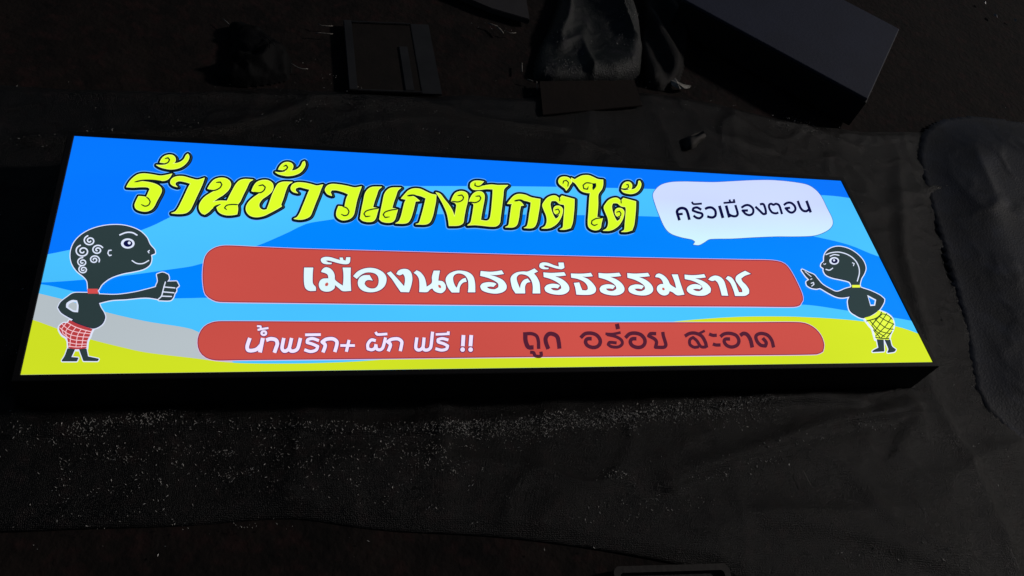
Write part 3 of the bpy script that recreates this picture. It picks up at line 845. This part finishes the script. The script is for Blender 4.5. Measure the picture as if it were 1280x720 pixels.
# unlit sign box standing behind, its pale cover and dark side
m_gpanel = surf("grey blue acrylic cover", (0.018, 0.024, 0.056), 0.7, (0.012, 0.0165, 0.040), 5.0, 0.15, 90)
m_dark = surf("dark coated metal side", (0.006, 0.006, 0.007), 0.6, (0.010, 0.0095, 0.010), 10, 0.2, 90, 0.3)
ZB = 0.12
A_, B_ = Vector(at(872, 9, ZB)), Vector(at(1086, 125, ZB))
ex = (B_ - A_).normalized(); ey = Vector((-ex.y, ex.x, 0))
cand = Vector(at(1115, 34, ZB)) - B_
dep = abs(cand.dot(ey)) + 0.02
org = A_ - ex * 0.06
Lx = (B_ - org).length
rb = empty("unlit_sign_box", (org.x, org.y, 0), math.atan2(ex.y, ex.x))
tag(rb, "dark box with plain grey blue cover standing unlit behind the sign at upper right", "box")
bm = bmesh.new(); box(bm, (0, 0, 0.005), (Lx, dep, ZB - 0.012), 0.004); from_bm("case", bm, m_dark, rb)
bm = bmesh.new(); box(bm, (0.004, 0.004, ZB - 0.0118), (Lx - 0.004, dep - 0.004, ZB), 0.003); from_bm("cover", bm, m_gpanel, rb)

# grey plastic sheet heaped at the right edge
m_grey = surf("grey blue plastic sheet", (0.015, 0.020, 0.034), 0.6, (0.007, 0.009, 0.014), 6.0, 0.3, 160, 0.25, (0.022, 0.028, 0.046), 14)
def crease(X, Y, sd, sc, k=3.0):
    return np.clip(1 - np.abs(fbm(X, Y, sd, sc, 3)) * k, 0, 1) ** 2
def h_right(X, Y, dd):
    return 0.028 + 0.006 * fbm(X, Y, 71, 5, 2) + 0.007 * crease(X * 1.4, Y * .6, 72, 5) + 0.003 * crease(X, Y, 73, 18)
o = blob("plastic_sheet_heap", pts('P', "1148,200 1156,168 1180,152 1240,150 1330,180 1420,300 1440,480 1380,600 1290,600 1255,540 1222,500 1212,450 1200,390 1180,320 1160,250"), h_right, m_grey, rise=0.22, step=0.009, soft=True)
tag(o, "heap of dull grey blue plastic sheet right of the lit sign", "plastic sheet")

# black crumpled bag with cord ends
m_black = surf("black bin bag plastic", (0.002, 0.002, 0.0022), 0.75, None, spec=0.15, bump=0.5, bscale=60)
m_cord = surf("pale plastic cord", (0.20, 0.19, 0.17), 0.5)
rb = empty("black_bag", (*at(322, 82)[:2], 0))
tag(rb, "small crumpled black bag with pale cord ends, behind the sign's left half", "bag")
o = blob("bag_body", pts('P', "272,96 285,76 290,58 287,32 305,32 330,46 350,60 363,76 360,98 330,104 290,106"),
         lambda X, Y, dd: 0.025 + 0.014 * fbm(X, Y, 81, 20, 3) + 0.030 * crease(X, Y, 82, 14, 2.2) + 0.010 * crease(X, Y, 83, 34), m_black, rise=0.05, step=0.006)
for v in o.data.vertices: v.co -= Vector(rb.location)
o.parent = rb
for s in ("287,31 283,27 279,24", "363,79 370,83 377,86 385,86", "325,45 331,50 338,57", "330,44 337,50 344,57"):
    h0 = 0.012 if s[0:3] in ("287", "363") else 0.062
    C = [Vector(at(*p, h0)) - Vector(rb.location) for p in smooth(pts('P', s), closed=False, step=3)]
    bm = bmesh.new(); tube(bm, C, 0.0013); from_bm("cord", bm, m_cord if h0 < .02 else m_dark, rb, True)

# shallow clear tray
m_tray = surf("smoky plastic", (0.032, 0.031, 0.030), 0.4, (0.020, 0.019, 0.018), 8, 0.1, 50, 0.5)
m_tray2 = surf("brown card inside", (0.011, 0.009, 0.0075), 0.8, (0.017, 0.013, 0.011), 14, 0.2, 80, 0.2)
q = [at(429, 30), at(535, 34), at(552, 121), at(436, 117)]
c0 = np.mean([np.array(p) for p in q], 0)
rb = empty("plastic_tray", (float(c0[0]), float(c0[1]), 0.004))
tag(rb, "shallow smoky plastic tray lying empty behind the sign, between black bag and brown card", "tray")
loc = [Vector((p[0] - c0[0], p[1] - c0[1], 0)) for p in q]
def quadbox(name, Q, z0, z1, mat, parent, bev=0.002):
    bm = bmesh.new()
    lo = [bm.verts.new((p.x, p.y, z0)) for p in Q]; hi = [bm.verts.new((p.x, p.y, z1)) for p in Q]
    bm.faces.new(lo[::-1]); bm.faces.new(hi)
    for i in range(4): bm.faces.new([lo[i], lo[(i + 1) % 4], hi[(i + 1) % 4], hi[i]])
    if bev: bmesh.ops.bevel(bm, geom=list(bm.edges), offset=bev, segments=2, affect='EDGES')
    return from_bm(name, bm, mat, parent)
def lerpq(u, v): return loc[0].lerp(loc[1], u).lerp(loc[3].lerp(loc[2], u), v)
quadbox("base", [lerpq(0, 0), lerpq(1, 0), lerpq(1, 1), lerpq(0, 1)], 0.0, 0.004, m_tray2, rb, 0)
for a, b, c, d2, h in ((0, 0.09, 0, 1, 0.012), (0.78, 1, 0, 1, 0.006), (0.60, 0.70, 0.35, 0.97, 0.008), (0.0905, 0.7795, 0, 0.02, 0.010), (0.0905, 0.7795, 0.98, 1, 0.010)):
    quadbox("wall" if h > .01 else "flap", [lerpq(a, c), lerpq(b, c), lerpq(b, d2), lerpq(a, d2)], 0.0042, h, m_tray, rb, 0.0015)  # wall and flaps made pale, their colour carrying the sheen along the plastic

# pale sticks and scraps
m_stick = surf("pale stick", (0.25, 0.23, 0.20), 0.6, (0.14, 0.12, 0.10), 90)
def stick(s, label, r=0.0016, cat="stick", z=0.012, mat=None, name="pale_stick"):
    C = [at(*p, z) for p in smooth(pts('P', s), closed=False, step=4)]
    bm = bmesh.new(); tube(bm, [Vector(c) for c in C], r)
    o_ = from_bm(name, bm, mat or m_stick, None, True)
    tag(o_, label, cat, None)
    return o_
stick("398,30 402,32 409,32.5 416,32.5", "upper of two short pale sticks left of the smoky tray")
stick("394,41.5 400,41 408,42 416,42.5", "lower of two short pale sticks left of the smoky tray")
stick("610,29 616,31 622,33 625,36 629,41", "bent pale twig under the grey board at the top edge", 0.0022)
stick("621,33 626,38 629,41.5", "short pale chip touching the bent twig near the top edge", 0.0026)
stick("632,39 638,41.5 645,41", "curved pale strip just right of the bent twig", 0.0014)
stick("652.5,79 652.5,90", "short upright pale stick left of the dark sack", 0.0022)
stick("659,99 665,101 671,102 671.5,112", "L shaped pale stick at the corner of the brown card", 0.0018)
stick("742,107 744,111", "tiny pale stick on the brown card, left of two", 0.0020)
stick("771,114 772,122", "tiny pale stick on the brown card, right of two", 0.0022)
stick("817,92 812,103", "grey slanting stick between dark sack and white scrap", 0.0022)
stick("1004,588 1009,598 1014,607", "thin pale thread below the sign at right", 0.0007, "thread", z=0.02, name="thread")
# white paper scrap
m_paper = surf("dirty white paper", (0.42, 0.40, 0.36), 0.8, (0.25, 0.23, 0.2), 60)
bm = bmesh.new()
sc = smooth(pts('P', "838,93 842,92 845,99 850,104 858,107 864,107 862,110 850,111 842,108 838,103"), step=3)
c = bm.verts.new(at(847, 104, 0.024))
ring = []
for i, p in enumerate(sc): ring.append(bm.verts.new(at(*p, 0.008 + 0.008 * ((i * 7) % 5) / 5)))
for i in range(len(ring)): bm.faces.new([c, ring[i], ring[(i + 1) % len(ring)]])
bm.faces.new(ring[::-1])
tag(from_bm("paper_scrap", bm, m_paper), "small crumpled off white paper scrap on the ground behind the sign", "paper")
# grey dry leaf
m_leaf = surf("dry grey leaf", (0.055, 0.050, 0.045), 0.8, (0.035, 0.03, 0.028), 40)
bm = bmesh.new()
sc = smooth(pts('P', "853,180 858,172 868,167 880,164 883,170 876,180 866,186 856,186"), step=4)
c = bm.verts.new(at(868, 175, 0.030)); ring = [bm.verts.new(at(*p, 0.013 + 0.006 * math.sin(i))) for i, p in enumerate(sc)]
for i in range(len(ring)): bm.faces.new([c, ring[i], ring[(i + 1) % len(ring)]])
bm.faces.new(ring[::-1])
tag(from_bm("dry_leaf", bm, m_leaf, None, True), "dull grey curled leaf close behind the sign's top edge", "leaf")
# brown card
m_card = surf("brown card", (0.019, 0.013, 0.0105), 0.85, (0.013, 0.0095, 0.008), 12, 0.3, 60, 0.2)
q = [Vector(at(*p)) for p in ((672, 108), (790, 106), (800, 138), (676, 150))]
quadbox("brown_card", q, 0.016, 0.021, m_card, None, 0.001)["label"] = "flat brown card lying in front of the dark sack"
bpy.data.objects["brown_card"]["category"] = "card"
# dark greenish sack with folds running up to its neck
m_sack = surf("dark green plastic sack", (0.010, 0.013, 0.0115), 0.45, (0.018, 0.020, 0.018), 14, 1.0, 260, 0.4, (0.030, 0.027, 0.032), 22)
apex = at(742, -60)
def h_sack(X, Y, dd):
    ang = np.arctan2(X - apex[0], -(Y - apex[1])); rr = np.hypot(X - apex[0], Y - apex[1])
    return 0.045 + 0.05 * np.exp(-(rr / 0.25) ** 2) + 0.022 * np.clip(np.cos(ang * 7.5 + 1.2 * np.sin(rr * 9)), -1, 1) + 0.018 * crease(ang * 1.0, rr * 0.5, 95, 9, 2.5) + 0.003 * crease(X, Y, 96, 30)
o = blob("sack", pts('P', "668,97 672,70 690,30 706,-20 718,-70 770,-72 782,-20 795,30 800,70 798,98 770,108 720,106 690,104"), h_sack, m_sack, rise=0.06, step=0.006)
tag(o, "dark green crumpled plastic sack gathered to a neck at the top edge", "sack")
# pale chips that stand for sparkles on the sack, with grit
random.seed(5)
V, Fc = [], []
vs_ = [tuple(v.co) for v in o.data.vertices]
for px, py, rad, num in ((702, 84, .05, 45), (712, 86, .03, 20), (780, 22, .05, 55), (690, 50, .04, 18), (700, 30, .05, 14), (730, 60, .05, 8), (775, 60, .06, 18), (790, 95, .04, 14)):
    c = at(px, py, 0.03)
    near = [v for v in vs_ if math.hypot(v[0] - c[0], v[1] - c[1]) < rad]
    for _ in range(num if near else 0):
        v = random.choice(near); k = random.choice((0.4, 0.5, 0.7, 1.0))
        chip(v[0] + random.uniform(-.003, .003), v[1] + random.uniform(-.003, .003), v[2], 0.0026 * k, 0.0009 * k, random.uniform(0, 3.14), random.uniform(0, .9))
tag(pydata("sack_glint_grit", V, Fc, m_chip), "pale sparkle chips and grit on the dark green sack", "debris", kind="stuff")
# dark hanging folds right of the sack
o = blob("dark_cloth", pts('P', "806,105 802,60 806,0 812,-60 870,-60 868,0 862,30 856,70 848,98 828,112"),
         lambda X, Y, dd: 0.03 + 0.016 * np.sin(X * 60 + 2 * fbm(X, Y, 92, 8, 2)) + 0.006 * fbm(X, Y, 93, 30, 2), m_tarp, rise=0.04, step=0.008)
tag(o, "rumpled black cloth lying in folds right of the dark sack", "cloth")
# grey board at the top edge
m_board = surf("grey painted board", (0.032, 0.029, 0.031), 0.7, (0.022, 0.019, 0.020), 9, 0.2, 60)
q = [Vector(at(*p)) for p in ((540, -12), (650, -30), (660, 32), (612, 18))]
quadbox("grey_board", q, 0.004, 0.024, m_board, None, 0.002)["label"] = "grey board corner showing at the top edge above the bent twig"
bpy.data.objects["grey_board"]["category"] = "board"
# brown frame corner at the foot of the picture
m_wood = surf("brown wood", (0.019, 0.015, 0.012), 0.75, (0.013, 0.010, 0.008), 20, 0.3, 80)
def rr(cx, cy, w_, h_, r_, n=6):
    out = []
    for k, (sx, sy) in enumerate(((1, 1), (-1, 1), (-1, -1), (1, -1))):
        for i in range(n + 1):
            a = k * math.pi / 2 + i / n * math.pi / 2
            out.append((cx + sx * (w_ - r_) + r_ * math.cos(a), cy + sy * (h_ - r_) + r_ * math.sin(a)))
    return out
pa, pb = Vector(at(766, 708, 0.02)), Vector(at(910, 704, 0.02))
ex = (pb - pa).normalized(); Lw = (pb - pa).length
rb = empty("wooden_frame", (pa.x, pa.y, 0), math.atan2(ex.y, ex.x))
tag(rb, "brown wooden frame with rounded corners at the bottom edge of the picture", "frame")
bm = bmesh.new()
o1, i1 = rr(Lw / 2, -Lw * .32, Lw / 2, Lw * .32, 0.014), rr(Lw / 2, -Lw * .32, Lw / 2 - .013, Lw * .32 - .013, 0.008)
n = len(o1)
vo = [[bm.verts.new((x, y, z)) for x, y in o1] for z in (0.0, 0.02)]; vi = [[bm.verts.new((x, y, z)) for x, y in i1] for z in (0.0, 0.02)]
for i in range(n):
    j = (i + 1) % n
    bm.faces.new([vo[1][i], vo[1][j], vi[1][j], vi[1][i]]); bm.faces.new([vo[0][i], vi[0][i], vi[0][j], vo[0][j]])
    bm.faces.new([vo[0][i], vo[0][j], vo[1][j], vo[1][i]]); bm.faces.new([vi[0][i], vi[1][i], vi[1][j], vi[0][j]])
from_bm("rim", bm, m_wood, rb)
bm = bmesh.new(); box(bm, (0.0135, -Lw * .64 + 0.0135, 0.001), (Lw - 0.0135, -0.0135, 0.008)); from_bm("panel", bm, m_dark, rb)
# crinkled foil bits top right
m_foil = surf("crinkled foil", (0.35, 0.34, 0.36), 0.35, (0.18, 0.17, 0.18), 80)
for (x, y, s, lab) in ((1230, 4, 0.8, "smaller crinkled foil scrap at the upper right, nearest the top edge"), (1244, 20, 1.1, "larger crinkled foil scrap at the upper right, long and upright"), (1268, 26, 0.7, "dull foil scrap at the upper right, nearest the right edge")):
    p = Vector(at(x, y, 0.01)); bm = bmesh.new()
    random.seed(int(x))
    ring = [bm.verts.new(p + Vector((math.cos(a) * .006 * s * random.uniform(.4, 1.2), math.sin(a) * .014 * s * random.uniform(.5, 1.2), random.uniform(0, .008)))) for a in np.linspace(0, 2 * math.pi, 9)[:-1]]
    c = bm.verts.new(p + Vector((0, 0, .010)))
    for i in range(8): bm.faces.new([c, ring[i], ring[(i + 1) % 8]])
    bm.faces.new(ring[::-1])
    tag(from_bm("foil_scrap", bm, m_foil), lab, "foil")
